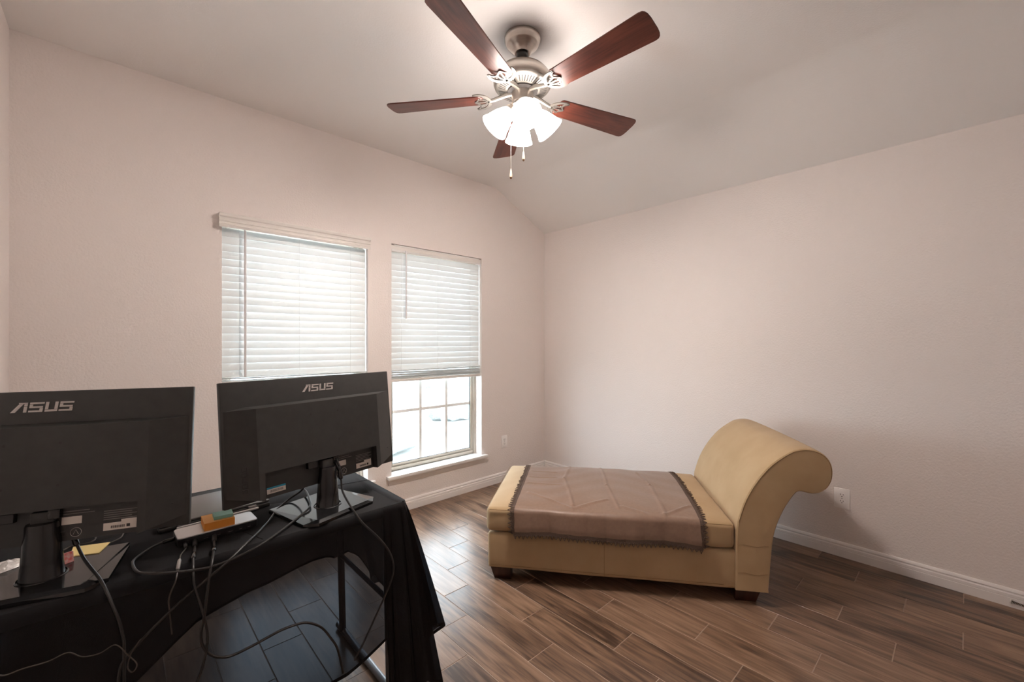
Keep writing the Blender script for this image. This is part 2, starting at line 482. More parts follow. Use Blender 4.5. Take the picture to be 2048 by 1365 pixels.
def blind(name, x0, x1, ztop, zrail, label, valance, wandx, wandlen, nstack):
    xc = (x0 + x1) / 2; w = x1 - x0
    r = empty(name, (xc, 0.035, zrail)); tag(r, label, 'window blind', 'white slat blinds in the windows')
    me = slat_mesh(w - .010)
    pitch = .0455
    if valance:
        vp = [(0, 2.071), (.052, 2.071), (.056, 2.064), (.054, 2.052), (.045, 2.045), (.043, 2.034), (.046, 2.032), (.046, 2.024), (.042, 2.021), (.042, 2.010), (.046, 2.006), (.046, 1.996), (.042, 1.990), (0.036, 1.990), (0.036, 2.06), (0, 2.06)]
        MB().prism([(a, z - zrail) for a, z in vp], .912, frame=lambda a, c, d: (-2.822 - xc + d, -a - .035 + .0, c)).build('valance', M['blindwhite'], r, smooth='auto')
        MB().box(-w / 2 + .004, w / 2 - .004, -.022, .03, 2.012 - zrail, 2.066 - zrail).build('headrail', M['blindwhite'], r, bevel=.002)
    else:
        MB().box(-w / 2 + .003, w / 2 - .003, -.028, .028, 2.026 - zrail, 2.062 - zrail).build('headrail', M['blindwhite'], r, bevel=.002)
        MB().box(-w / 2 + .025, w / 2 - .025, -.030, -.020, 2.058 - zrail, 2.0665 - zrail).build('headrail_lip', M['sillpaint'], r, bevel=.001, seg=1)
        MB().box(-w / 2 + .002, w / 2 - .002, -.033, -.026, 2.012 - zrail, 2.029 - zrail).build('light_strip', M['sillpaint'], r, bevel=.002)
    z = ztop
    zst = zrail + .026 + nstack * .0075
    zend = zst + .021
    nsl = round((ztop - zend) / .0455); pitch = (ztop - zend) / nsl
    for _k in range(nsl + 1):
        obj('slat', me, None, r, (0, .0, z - zrail), (R(80.5) + random.uniform(-.012, .012), 0, random.uniform(-.0012, .0012)))
        z -= pitch
    for k in range(nstack):
        obj('slat', me, None, r, (random.uniform(-.002, .002), random.uniform(-.002, .002), .028 + k * .0075 + (.004 if k > nstack - 3 else 0)), (R(random.uniform(-1, 4)), random.uniform(-.004, .004), 0))
    MB().box(-w / 2 + .004, w / 2 - .004, -.026, .026, 0, .022).build('bottom_rail', M['blindwhite'], r, bevel=.004)
    for fx in (-.40, -.02, .36):
        for sy in (-.0262, .0262):
            MB().tube([(fx * w, sy, .01), (fx * w, sy, 2.02 - zrail)], .0007, 6).build('ladder_cord', M['cord'], r)
    MB().tube([(wandx - xc, -.040, 2.02 - zrail), (wandx - xc, -.041, 2.02 - zrail - wandlen)], .0062, 8).build('tilt_wand', M['wand'], r)
    MB().box(wandx - xc - .005, wandx - xc + .005, -.044, -.026, 2.012 - zrail, 2.030 - zrail).build('wand_clip', M['wand'], r, bevel=.001, seg=1)
    return r
blind('window_blind', WIN[0][0], WIN[0][1], 1.975, 1.055, 'wide white slat blind with moulded valance behind the monitors', True, -2.685, .915, 3)
blind('window_blind', WIN[1][0], WIN[1][1], 1.990, 1.008, 'white slat blind raised above the six lit panes, no valance', False, -1.600, .52, 9)

# ------------------------------------------------------------------ outlets
def outlet(loc, rz, label, w, h):
    o = empty('wall_outlet', loc, rz); tag(o, label, 'outlet', 'duplex wall outlets')
    MB().box(-w / 2, w / 2, -.0062, 0, -h / 2, h / 2).build('cover_plate', M['plate'], o, bevel=.003)
    for s in (-1, 1):
        cz = s * .0195
        n = 20; poly = []
        for k in range(n):
            a = 2 * math.pi * k / n
            poly.append((.017 * math.cos(a), max(-.0125, min(.0125, .017 * math.sin(a)))))
        rc = MB().prism([(a, c + cz) for a, c in poly], .0018, frame=lambda a, c, d: (a, -.006 - d, c)).build('receptacle', M['plate'], o)
        for sx, hh in ((-.0062, .0085), (.0062, .007)):
            MB().box(sx - .0012, sx + .0012, -.0082, -.0076, cz + .001, cz + .001 + hh).build('slot', M['slot'], rc)
        MB().prism([(.0028 * math.cos(k * .628), cz - .007 + .0028 * math.sin(k * .628)) for k in range(10)], .0006, frame=lambda a, c, d: (a, -.0076 - d, c)).build('ground_hole', M['slot'], rc)
    MB().prism([(.003 * math.cos(k * .628), .003 * math.sin(k * .628)) for k in range(10)], .001, frame=lambda a, c, d: (a, -.006 - d, c)).build('screw', M['metalgrey'], o)
outlet((-.566, 0, .372), 0, 'small white wall outlet between window and corner', .072, .118)
outlet((0, -2.474, .357), -R(90), 'white wall outlet beside the scrolled back of the chaise', .078, .122)

# door stop at the right edge of the picture
ds = empty('door_stop', (-.015, -3.145, .03), R(70)); tag(ds, 'small bronze spring door stop on the baseboard at picture edge', 'door stop')
MB().lathe([(.0001, 0), (.011, 0), (.011, .004), (.006, .006)], 16).build('base', M['rubber'], ds, smooth='auto', rot=(0, -R(90), 0))
pts = [(-.006 - .055 * k / 80, -.0 + .0045 * math.cos(k * .9), .0045 * math.sin(k * .9)) for k in range(81)]
MB().tube(pts, .0014, 6).build('spring', M['brass'], ds)
MB().lathe([(.0001, 0), (.006, 0), (.0065, .01), (.004, .014), (.0001, .014)], 14).build('tip', M['rubber'], ds, smooth='auto', loc=(-.06, 0, 0), rot=(0, -R(90), 0))

# ------------------------------------------------------------------ ceiling fan
FX, FY = -1.857, -1.563
fan = empty('ceiling_fan', (FX, FY, 2.754))
tag(fan, 'five blade mahogany ceiling fan with brushed nickel motor and lit glass shades', 'ceiling fan')
def fz(z): return z - 2.754
b = MB().lathe([(.0001, fz(2.7535)), (.083, fz(2.7535)), (.085, fz(2.745)), (.084, fz(2.735)), (.078, fz(2.727)), (.077, fz(2.722)), (.073, fz(2.716)), (.058, fz(2.706)), (.047, fz(2.694)), (.040, fz(2.684)), (.037, fz(2.678)), (.0001, fz(2.680))], 48)
b.build('canopy', M['nickel'], fan, smooth='auto')
MB().sphere((0, 0, fz(2.670)), .029, 24, 12).build('hanger_ball', M['blackball'], fan, smooth=True)
MB().lathe([(.012, fz(2.66)), (.012, fz(2.62))], 20).build('downrod', M['nickel'], fan, smooth='auto')
MB().lathe([(.012, fz(2.622)), (.055, fz(2.616)), (.085, fz(2.606)), (.112, fz(2.590)), (.128, fz(2.572)), (.136, fz(2.549)), (.137, fz(2.532)), (.134, fz(2.524)), (.131, fz(2.521))], 56).build('motor_housing', M['nickel'], fan, smooth='auto')
vp = MB().lathe([(.133, fz(2.524)), (.130, fz(2.518)), (.122, fz(2.512)), (.074, fz(2.500)), (.070, fz(2.500))], 56).build('vent_plate', M['nickel_light'], fan, smooth='auto')
sb = MB()
dirn = Vector((.122 - .074, 0, .019)).normalized()
for k in range(50):
    if k % 10 in (9,): continue
    a = 2 * math.pi * k / 50 + .03
    ca, sa = math.cos(a), math.sin(a)
    p0 = Vector((.082, 0, fz(2.5016))); p1 = Vector((.114, 0, fz(2.5096)))
    hwid = .0020
    q = []
    for p, s_ in ((p0, -1), (p0, 1), (p1, 1), (p1, -1)):
        x, y, z = p.x, hwid * s_ * (1 if p is p0 else 1.35), p.z - .0006
        q.append((x * ca - y * sa, x * sa + y * ca, z))
    MB().quad(*q).build('vent_slot', M['darkgap'], vp)
MB().lathe([(.072, fz(2.503)), (.071, fz(2.494)), (.050, fz(2.490))], 40).build('dark_ring', M['darkgap'], fan, smooth='auto')
MB().lathe([(.050, fz(2.520)), (.0515, fz(2.500)), (.0515, fz(2.447)), (.048, fz(2.442)), (.056, fz(2.436)), (.056, fz(2.424)), (.046, fz(2.412)), (.0001, fz(2.408))], 40).build('switch_housing', M['nickel'], fan, smooth='auto')

BL_Z = 2.472
def blade_outline():
    pts = []
    r0, r1 = .185, .660
    n = 14
    def hw_(r):
        t = (r - r0) / (r1 - r0)
        return .052 + .019 * t
    for k in range(n + 1):
        r = r0 + .02 + (r1 - .03 - r0 - .02) * k / n
        pts.append((r, -hw_(r)))
    c = hw_(r1 - .03)
    for k in range(1, 9):
        a = -math.pi / 2 + math.pi * k / 9
        pts.append((r1 - .03 + .03 * math.cos(a) ** .7, c * math.copysign(abs(math.sin(a)) ** .55, math.sin(a))))
    for k in range(n + 1):
        r = r1 - .03 - (r1 - .03 - r0 - .02) * k / n
        pts.append((r, hw_(r)))
    for k in range(1, 8):
        a = math.pi / 2 + math.pi * k / 8
        pts.append((r0 + .02 + .02 * math.cos(a), (.052) * math.sin(a)))
    return pts
blade_me = MB().prism([(y, x) for x, y in blade_outline()], .006, frame=lambda a, c, d: (a, c, d)).mesh('blade', bevel=.0015, seg=1)
blade_me.materials.append(M['blade'])
# bracket: arm plus open scalloped plate, drawn as one casting
bk = MB()
arm = smooth_path([(0, .050, .018), (0, .075, .014), (0, .105, .006), (0, .135, -.003), (0, .158, -.007)], 5)
bk.tube(arm, .010, 8, rs=[.012 - .004 * i / (len(arm) - 1) for i in range(len(arm))])
def ribbon(path, wid, th=.005, zo=-.006):
    P = smooth_path([(x, y, 0) for x, y in path], 5)
    vs = []; fs = []
    for i, p in enumerate(P):
        t = (P[min(i + 1, len(P) - 1)] - P[max(i - 1, 0)]).normalized()
        nn = Vector((-t.y, t.x, 0))
        w_ = wid if not callable(wid) else wid(i / (len(P) - 1))
        for s_, z in ((-1, 0), (1, 0), (1, -th), (-1, -th)):
            q = p + nn * (w_ * s_)
            vs.append((q.x, q.y, zo + z))
    for i in range(len(P) - 1):
        for k in range(4):
            l = (k + 1) % 4
            fs.append((i * 4 + k, i * 4 + l, i * 4 + 4 + l, i * 4 + 4 + k))
    fs.append((0, 1, 2, 3)); n0 = (len(P) - 1) * 4; fs.append((n0 + 3, n0 + 2, n0 + 1, n0))
    bk.add(vs, fs)
ribbon([(-.056, .228), (-.058, .205), (-.048, .180), (-.026, .162), (0, .156), (.026, .162), (.048, .180), (.058, .205), (.056, .228)], lambda t: .0045 + .004 * math.sin(math.pi * t))
ribbon([(-.056, .228), (-.044, .212), (-.026, .206), (-.014, .214), (0, .226), (.014, .214), (.026, .206), (.044, .212), (.056, .228)], .0038)
ribbon([(0, .158), (0, .190), (0, .222)], .0038)
ribbon([(0, .160), (-.016, .182), (-.022, .205)], .0034)
ribbon([(0, .160), (.016, .182), (.022, .205)], .0034)
for sx, sy in ((-.03, .196), (.03, .196), (0, .205)):
    bk.lathe([(.0001, -.013), (.004, -.012), (.0045, -.010)], 10, c=(sx, sy, 0))
bk_me = bk.mesh('blade_bracket', smooth='auto'); bk_me.materials.append(M['nickel_light'])
for k in range(5):
    a = R(-88 + 72 * k)
    obj('blade_bracket', bk_me, None, fan, (0, 0, fz(BL_Z) + .004), (0, 0, a - R(90)))
    o = obj('blade', blade_me, None, fan, (0, 0, fz(BL_Z)), (0, 0, 0))
    o.rotation_euler = (Matrix.Rotation(a - R(90), 3, 'Z') @ Matrix.Rotation(R(-12), 3, 'Y')).to_euler()
# light kit: four tulip shades
shade_prof = [(.021, 0), (.026, -.006), (.034, -.020), (.046, -.045), (.054, -.070), (.060, -.092), (.069, -.112), (.066, -.1115), (.057, -.092), (.051, -.070), (.043, -.045), (.031, -.020), (.018, -.002)]
sh_me = MB().lathe(shade_prof, 20).mesh('glass_shade', smooth=True); sh_me.materials.append(M['shade'])
sock_me = MB().lathe([(.0001, .022), (.019, .020), (.023, .010), (.024, -.002), (.020, -.008), (.0001, -.008)], 24).mesh('lamp_socket', smooth='auto'); sock_me.materials.append(M['nickel'])
bulb_me = MB().lathe([(.0001, -.012), (.012, -.014), (.014, -.030), (.024, -.055), (.026, -.068), (.018, -.084), (.0001, -.090)], 20).mesh('bulb', smooth=True); bulb_me.materials.append(M['bulb'])
for k in range(4):
    az = R(-134.5 + 8 + 90 * k)
    root = (.062 * math.cos(az), .062 * math.sin(az), fz(2.408))
    mrot = (Matrix.Rotation(az, 3, 'Z') @ Matrix.Rotation(-R(40), 3, 'Y')).to_euler()
    armp = smooth_path([(.040 * math.cos(az), .040 * math.sin(az), fz(2.425)), (.055 * math.cos(az), .055 * math.sin(az), fz(2.424)), (.060 * math.cos(az), .060 * math.sin(az), fz(2.415))], 4)
    MB().tube(armp, .010, 10).build('lamp_arm', M['nickel'], fan, smooth='auto')
    so = obj('lamp_socket', sock_me, None, fan, root, mrot)
    s_ = obj('glass_shade', sh_me, None, fan, root, mrot)
    obj('bulb', bulb_me, None, s_)
rt = Vector((math.cos(.7518), -math.sin(.7518), 0))
for off, dz, nm in ((-.054, 2.083, 'a'), (.005, 2.166, 'b')):
    p = rt * off + Vector((-.7, -.7, 0)) * .012
    ch = MB().tube([(p.x, p.y, fz(2.43)), (p.x, p.y, fz(dz + .045))], .0011, 6)
    c_ = ch.build('pull_chain', M['chain'], fan)
    MB().lathe([(.0001, .048), (.0025, .046), (.0045, .036), (.0066, .018), (.0062, .008), (.0001, .008)], 14, c=(p.x, p.y, fz(dz))).build('fob', M['fob'], c_, smooth='auto')
    MB().lathe([(.0001, .009), (.0060, .008), (.0040, .001), (.0001, 0)], 14, c=(p.x, p.y, fz(dz))).build('fob_tip', M['fobtip'], c_, smooth='auto')

# ------------------------------------------------------------------ chaise
ch = empty('chaise_lounge', (-1.757, -1.187, 0), R(-52.54))
tag(ch, 'tan microsuede chaise lounge with a scrolled back on dark legs', 'chaise')
DEP = .82; LEN = 1.275
def pillow_box(x0, x1, y0, y1, z0, z1, bev, crown=0.0, nx=18, ny=12, nz=4, puff=0.0):
    """rounded upholstery block with a crowned top"""
    bm = bmesh.new()
    bmesh.ops.create_cube(bm, size=1)
    for v in bm.verts:
        v.co = Vector(((x0 + x1) / 2 + v.co.x * (x1 - x0), (y0 + y1) / 2 + v.co.y * (y1 - y0), (z0 + z1) / 2 + v.co.z * (z1 - z0)))
    bmesh.ops.bevel(bm, geom=list(bm.edges), offset=bev, segments=4, profile=.5, affect='EDGES')
    for axis, n, lo, hi in ((0, nx, x0, x1), (1, ny, y0, y1), (2, nz, z0, z1)):
        for k in range(1, n):
            co = [0, 0, 0]; no = [0, 0, 0]
            co[axis] = lo + bev + (hi - lo - 2 * bev) * k / n; no[axis] = 1
            bmesh.ops.bisect_plane(bm, geom=list(bm.verts) + list(bm.edges) + list(bm.faces), plane_co=co, plane_no=no, dist=1e-5)
    for v in bm.verts:
        u = (v.co.x - x0) / (x1 - x0); w = (v.co.y - y0) / (y1 - y0); t = (v.co.z - z0) / (z1 - z0)
        su = max(0, 1 - (2 * u - 1) ** 8); sw = max(0, 1 - (2 * w - 1) ** 4)
        v.co.z += crown * su * sw * max(0, t) 
        sz = max(0, 1 - (2 * t - 1) ** 2)
        if puff:
            v.co.y += puff * sz * su * (1 if w > .5 else -1) * abs(2 * w - 1) ** 3
            v.co.x += puff * sz * sw * (1 if u > .5 else -1) * abs(2 * u - 1) ** 9
            v.co.z += .0015 * math.sin(9 * v.co.x + 3 * v.co.y) * su
    for f in bm.faces: f.smooth = True
    me = bpy.data.meshes.new('upholstery'); bm.to_mesh(me); bm.free()
    return me
basep = obj('base', pillow_box(0, LEN + .02, 0, DEP, .070, .265, .016, puff=.004), M['suede'], ch)
basep.data.name = 'base'
cush = obj('seat_cushion', pillow_box(-.008, LEN, -.004, DEP + .004, .271, .402, .024, crown=.022, puff=.006), M['suede'], ch)
# seams on cushion
def piping(path, r=.0016, parent=cush, name='piping'):
    return MB().tube(path, r, 6).build(name, M['piping'], parent, smooth='auto')
zt = .3965
piping([(x, -.0105 if 0 < x < LEN else -.004, zt) for x in [0.012 + (LEN - .03) * k / 30 for k in range(31)]])
piping([(-.0105, y, zt) for y in [.02 + (DEP - .04) * k / 20 for k in range(21)]])
piping([(.63, -.0045, z) for z in (.085, .14, .20, .255)], .0010, basep)
piping([(x, -.0046, .092) for x in [.02 + 1.2 * k / 20 for k in range(21)]], .0009, basep)
# scrolled back: side profile swept over the depth
prof = [(1.275, .070), (1.275, .30), (1.280, .40), (1.287, .435), (1.318, .530), (1.370, .626), (1.440, .713), (1.524, .776), (1.560, .790), (1.600, .795), (1.640, .789), (1.674, .772), (1.700, .744), (1.713, .710), (1.716, .675), (1.710, .640), (1.692, .606), (1.662, .582), (1.630, .574), (1.600, .577), (1.568, .582), (1.545, .565), (1.507, .504), (1.474, .429), (1.453, .354), (1.442, .262), (1.434, .150), (1.428, .070)]
pp = smooth_path([(a, c, 0) for a, c in prof], 3)
poly = [(p.x, p.y) for p in pp]
def swept_back():
    n = len(poly)
    cx = sum(a for a, c in poly) / n; cz = sum(c for a, c in poly) / n
    rows = []
    ys = [-.012, -.011, -.006, .004, .05, .2, .4, .6, .76, DEP - .004, DEP + .006, DEP + .011, DEP + .012]
    inset = [.020, .008, .002, 0, -.002, -.004, -.005, -.004, -.002, 0, .002, .008, .020]
    # inward normals
    nor = []
    for i in range(n):
        a0 = poly[i - 1]; a1 = poly[(i + 1) % n]
        t = Vector((a1[0] - a0[0], a1[1] - a0[1])).normalized()
        nor.append(Vector((t.y, -t.x)))
    ar = sum(poly[i][0] * poly[(i + 1) % n][1] - poly[(i + 1) % n][0] * poly[i][1] for i in range(n))
    sgn = 1 if ar < 0 else -1
    vs = []; fs = []
    for y, ins in zip(ys, inset):
        for (a, c), nn in zip(poly, nor):
            ii = ins if c > .08 else min(ins, .004)
            vs.append((a + nn.x * ii * sgn, y, max(.070, c + nn.y * ii * sgn)))
    m = len(ys)
    for j in range(m - 1):
        for i in range(n):
            k = (i + 1) % n
            fs.append((j * n + i, j * n + k, j * n + n + k, j * n + n + i))
    fs.append(tuple(range(n))); fs.append(tuple((m - 1) * n + i for i in reversed(range(n))))
    return MB().add(vs, fs)
back = swept_back().build('scrolled_back', M['suede'], ch, smooth='auto')
def inset_path(d, y):
    n = len(poly); out = []
    ar = sum(poly[i][0] * poly[(i + 1) % n][1] - poly[(i + 1) % n][0] * poly[i][1] for i in range(n))
    sg = 1 if ar < 0 else -1
    for i in range(n):
        t = (Vector(poly[(i + 1) % n]) - Vector(poly[i - 1])).normalized()
        out.append((poly[i][0] + t.y * d * sg, y, poly[i][1] - t.x * d * sg))
    return out
MB().tube(inset_path(.0078, -.0114)[7:50], .0015, 6).build('piping', M['piping'], back, smooth='auto')
for zz in (.160, .300):
    MB().tube([(1.285 + .14 * k / 8, -.0128, zz + .004 * math.sin(k)) for k in range(9)], .0007, 5).build('stitch_line', M['piping'], back)
def leg(x0, x1, y0, y1, dx, dy):
    b = MB(); t = .011
    vs = [(x0, y0, .072), (x1, y0, .072), (x1, y1, .072), (x0, y1, .072),
          (x0 + (t * 2 if dx < 0 else 0), y0 + (t if dy < 0 else 0), 0), (x1 - (t * 2 if dx > 0 else 0), y0 + (t if dy < 0 else 0), 0), (x1 - (t * 2 if dx > 0 else 0), y1 - (t if dy > 0 else 0), 0), (x0 + (t * 2 if dx < 0 else 0), y1 - (t if dy > 0 else 0), 0)]
    b.add(vs, [(0, 3, 2, 1), (4, 5, 6, 7), (0, 1, 5, 4), (1, 2, 6, 5), (2, 3, 7, 6), (3, 0, 4, 7)])
    b.build('leg', M['leg'], ch, bevel=.002)
leg(.010, .125, .018, .10, -1, -1); leg(.010, .125, DEP - .10, DEP - .018, -1, 1)
leg(1.285, 1.405, .018, .10, 1, -1); leg(1.285, 1.405, DEP - .10, DEP - .018, 1, 1)

# brown runner cloth over the seat
run = empty('runner_cloth', (-1.757, -1.187, 0), R(-52.54)); 
tag(run, 'brown satin cloth with lace edge spread over the chaise seat', 'cloth')
def seat_z(x, y):
    u = (x + .008) / (LEN + .008); w = (y + .004) / (DEP + .008)
    u = min(1, max(0, u)); w = min(1, max(0, w))
    return .402 + .022 * max(0, 1 - (2 * u - 1) ** 8) * max(0, 1 - (2 * w - 1) ** 4) + .0015 * math.sin(9 * x + 3 * y)
CREASES = [(.30, .0, .26, .35, .0045), (.26, .35, .33, .80, .006), (.52, 0, .53, .45, .005), (.53, .45, .58, .80, .005), (.76, .1, .80, .4, .006), (.80, .4, .82, .86, .005),
           (.33, .84, .06, .66, .006), (.33, .84, .52, .70, .006), (.78, .88, .60, .78, .006), (.78, .88, .97, .72, .006), (.03, .2, .2, .22, .004), (.03, .34, .2, .33, .004), (.03, .48, .24, .47, .004)]
def drape(u, v):
    """u along 0..1, v from far edge 0 to hanging hem 1 -> point on the seat surface"""
    xl = .135 + .012 * math.sin(3 * v) + (.012 if v > .88 else 0) * (v - .88) / .12
    xr = 1.122 - .010 * (1 - v) + .006 * math.sin(5 * v)
    x = xl + (xr - xl) * u
    tot = (DEP + .0) + .108
    s = v * tot
    y = DEP - .012 - s
    lift = .004
    r = .026
    if y > r - .004:
        z = seat_z(x, y) + lift
        # folds
        crease = 0
        for (u0, v0, u1, v1, am) in CREASES:
            du, dv = u1 - u0, v1 - v0
            t_ = min(1, max(0, ((u - u0) * du + (v - v0) * dv) / (du * du + dv * dv)))
            dd = math.hypot(u - u0 - t_ * du, v - v0 - t_ * dv)
            crease += am * max(0, 1 - dd / .014)
        wr = .0014 * math.sin(38 * y + 5 * math.sin(7 * x)) * (1 if u < .3 else .45) + .0012 * math.sin(23 * x + 11 * y)
        return (x, y, z + crease + wr + .001)
    a = (r - .004) - y
    zt_ = seat_z(x, r) + lift
    arc = r * math.pi / 2
    if a < arc:
        th = a / r
        yy = (r - .004) - r * math.sin(th); zz = zt_ - r * (1 - math.cos(th))
    else:
        yy = -.004; zz = zt_ - r - (a - arc)
    k = min(1, a / .11)
    yy -= .010 + k * (.006 + .009 * (.5 + .5 * math.sin(19 * u + 2.0)) + .010 * math.exp(-((u - .10) / .05) ** 2) + .006 * abs(math.sin(31 * u)))
    zz += k * (.006 * math.sin(9 * u) + .010 * math.sin(math.pi * u) - .006) 
    return (x, yy, zz)
NU, NV = 170, 150
vs = [drape(i / NU, j / NV) for j in range(NV + 1) for i in range(NU + 1)]
fs = [(j * (NU + 1) + i, j * (NU + 1) + i + 1, (j + 1) * (NU + 1) + i + 1, (j + 1) * (NU + 1) + i) for j in range(NV) for i in range(NU)]
cl = MB().add(vs, fs).build('cloth_panel', M['runner'], run, smooth=True)
sm = cl.modifiers.new('thickness', 'SOLIDIFY'); sm.thickness = .0012; sm.offset = 1
# lace edging: braid band and pointed scallops on three sides
lace = MB()
def lace_side(path, out, n):
    """path: points of the cloth edge, out: direction away from cloth (function of index)"""
    L = len(path)
    for i in range(L - 1):
        p = Vector(path[i]); q = Vector(path[i + 1]); o0 = out(i); o1 = out(i + 1)
        nrm = (q - p).cross(o0).normalized()
        if nrm.z < 0: nrm = -nrm
        if abs(nrm.z) < .3: nrm = Vector((0, -1, 0))
        h = nrm * .0025
        lace.quad(p - o0 * .010 + h, q - o1 * .010 + h, q + o1 * .006 + h, p + o0 * .006 + h)
    # cumulative length
    d = [0]
    for i in range(L - 1): d.append(d[-1] + (Vector(path[i + 1]) - Vector(path[i])).length)
    step = d[-1] / n
    def at(s):
        s = min(max(s, 0), d[-1] - 1e-6)
        for i in range(L - 1):
            if d[i + 1] >= s:
                t = (s - d[i]) / max(1e-9, d[i + 1] - d[i])
                return Vector(path[i]).lerp(Vector(path[i + 1]), t), out(i)
    for k in range(n):
        a, oa = at(k * step); c, oc = at((k + 1) * step); m_, om = at((k + .5) * step)
        jit = random.uniform(.85, 1.2)
        tip = m_ + om * (.025 * jit) + Vector((0, 0, random.uniform(-.001, .002)))
        i1 = a + oa * .004; i2 = c + oc * .004
        m1 = a.lerp(m_, .5) + om * .012; m2 = c.lerp(m_, .5) + om * .012
        nn = (c - a).cross(om).normalized()
        if nn.z < 0: nn = -nn
        if abs(nn.z) < .3: nn = Vector((0, -1, 0))
        h = nn * .0018
        for pth in ([i1, m1, tip, m2, i2], [i1 + (m_ - a) * .35, m_ + om * .011, i2 - (c - m_) * .35]):
            lace.tube([p + h for p in pth], .0027, 5)
hem = [drape(i / 120, 1) for i in range(121)]
lace_side(hem, lambda i: Vector((0, -.08, -1)).normalized(), 44)
le = [drape(0, j / 96) for j in range(97)]
lace_side(le, lambda i: Vector((-1, 0, 0)), 42)
re_ = [drape(1, j / 96) for j in range(97)]
lace_side(re_, lambda i: Vector((1, 0, 0)), 42)
tag(lace.build('lace_trim', M['lace'], run), 'dark brown pointed lace edging')

# ------------------------------------------------------------------ table with black cloth
TX0, TX1, TY0, TY1, TZ = -3.595, -2.500, -1.605, -1.000, .742
tb = empty('folding_table', ((TX0 + TX1) / 2, (TY0 + TY1) / 2, 0)); tag(tb, 'folding table on grey tube legs under the sheer black cloth', 'table')
cx_, cy_ = (TX0 + TX1) / 2, (TY0 + TY1) / 2
hx, hy = (TX1 - TX0) / 2, (TY1 - TY0) / 2
MB().box(-hx, hx, -hy, hy, TZ - .042, TZ).build('table_top', M['tabletop'], tb, bevel=.008)
for s in (-1, 1):
    px_ = s * (hx - .03) + (0.02 if s > 0 else -.0)
    px_ = min(px_, hx - .008)
    for y in (-.225, .225):
        MB().tube([(px_ - s * .02, y, TZ - .04), (px_ - s * .004, y, .022)], .0145, 12).build('leg', M['tablemetal'], tb, smooth='auto')
    MB().tube([(px_, -.285, .017), (px_, .285, .017)], .0135, 12).build('foot_bar', M['tablemetal'], tb, smooth='auto')
    MB().tube([(px_ - s * .012, -.225, .36), (px_ - s * .012, .225, .36)], .009, 10).build('cross_bar', M['tablemetal'], tb, smooth='auto')

tc = empty('tablecloth', (0, 0, TZ)); tag(tc, 'sheer black cloth draped over the table with the monitors', 'tablecloth')
def lerp(a, c, t): return a + (c - a) * t
def sstep(t): t = min(1, max(0, t)); return t * t * (3 - 2 * t)
# boundary stations: (base x, base y, normal, drop, flare vector, phase)
ST = []
X0, X1, Y0, Y1 = TX0 + .004, TX1 + .006, TY0 - .006, TY1 + .006
def interp(tab, x):
    if x <= tab[0][0]: return tab[0][1]
    for (a, va), (c, vc) in zip(tab, tab[1:]):
        if x <= c: return lerp(va, vc, (x - a) / (c - a))
    return tab[-1][1]
fd = [(-3.6, .60), (-3.2, .57), (-2.95, .535), (-2.80, .515), (-2.72, .505), (-2.66, .485), (-2.61, .465), (-2.582, .452), (-2.578, .640), (-2.50, .665)]
xs = [lerp(X0, -2.585, k / 90) for k in range(91)]
for x in xs:
    k = sstep((x + 2.70) / .20)
    wob = .010 * math.sin(9.5 * x) + .006 * math.sin(23 * x + 1)
    fl = .028 + wob * (1 - k)
    ST.append((x, Y0, Vector((0, -fl, 0)), interp(fd, x)))
for k in range(46):
    t = k / 45
    x = lerp(-2.581, -2.506, t); ph = 2 * math.pi * k / 23
    ST.append((x, Y0, Vector((.055 * t + .036 * math.sin(ph) * min(1, 3 * t + .1), -(.045 + .05 * t) - .012 * math.cos(ph), 0)), .632 + .03 * t))
nC = 60
for k in range(1, nC):
    a = -math.pi / 2 + (math.pi / 2) * k / nC
    r = .012
    t = k / nC
    bx = X1 - r + r * math.cos(a); by = Y0 + r + r * math.sin(a)
    # front ridge, valley, side ridge
    fx = interp([(0, .055), (.22, .085), (.40, .060), (.55, .075), (.80, .150), (1, .135)], t)
    fy = interp([(0, -.095), (.22, -.090), (.40, -.030), (.55, -.015), (.80, -.005), (1, .02)], t)
    d = interp([(0, .665), (.22, .66), (.40, .63), (.55, .585), (.8, .545), (1, .53)], t)
    ph = math.sin(2 * math.pi * k / 20)
    ST.append((bx, by, Vector((fx + .026 * ph, fy - .022 * ph * (1 - t) + .012 * math.cos(2 * math.pi * k / 20), 0)), d))
for k in range(0, 31):
    y = lerp(Y0 + .012, Y1 - .012, k / 30)
    t = k / 30
    fl = interp([(0, .135), (.12, .11), (.25, .05), (.5, .035), (.8, .09), (1, .20)], t) + .008 * math.sin(16 * t)
    d = interp([(0, .53), (.15, .49), (.3, .455), (.6, .45), (.8, .56), (1, .65)], t)
    ST.append((X1, y, Vector((fl, .02 * (1 - t), 0)), d))
for k in range(1, 12):
    a = (math.pi / 2) * k / 12
    r = .012; t = k / 12
    ST.append((X1 - r + r * math.cos(a), Y1 - r + r * math.sin(a), Vector((.17 * math.cos(a) ** .6 + .03, .08 * math.sin(a), 0)), interp([(0, .66), (.4, .64), (.75, .52), (1, .46)], t)))
bd = [(-3.6, .735), (-3.25, .68), (-3.03, .53), (-2.86, .470), (-2.70, .450), (-2.60, .443), (-2.53, .446), (-2.51, .46)]
for k in range(61):
    x = lerp(X1 - .012, X0, k / 60)
    ST.append((x, Y1, Vector((0, .03 + .012 * math.sin(14 * x), 0)), interp(bd, x)))
for k in range(1, 20):
    y = lerp(Y1, Y0, k / 20)
    ST.append((X0, y, Vector((-.004, 0, 0)), .5))
ns = len(ST); NT = 26
vs = []; fs = []
RB = .010
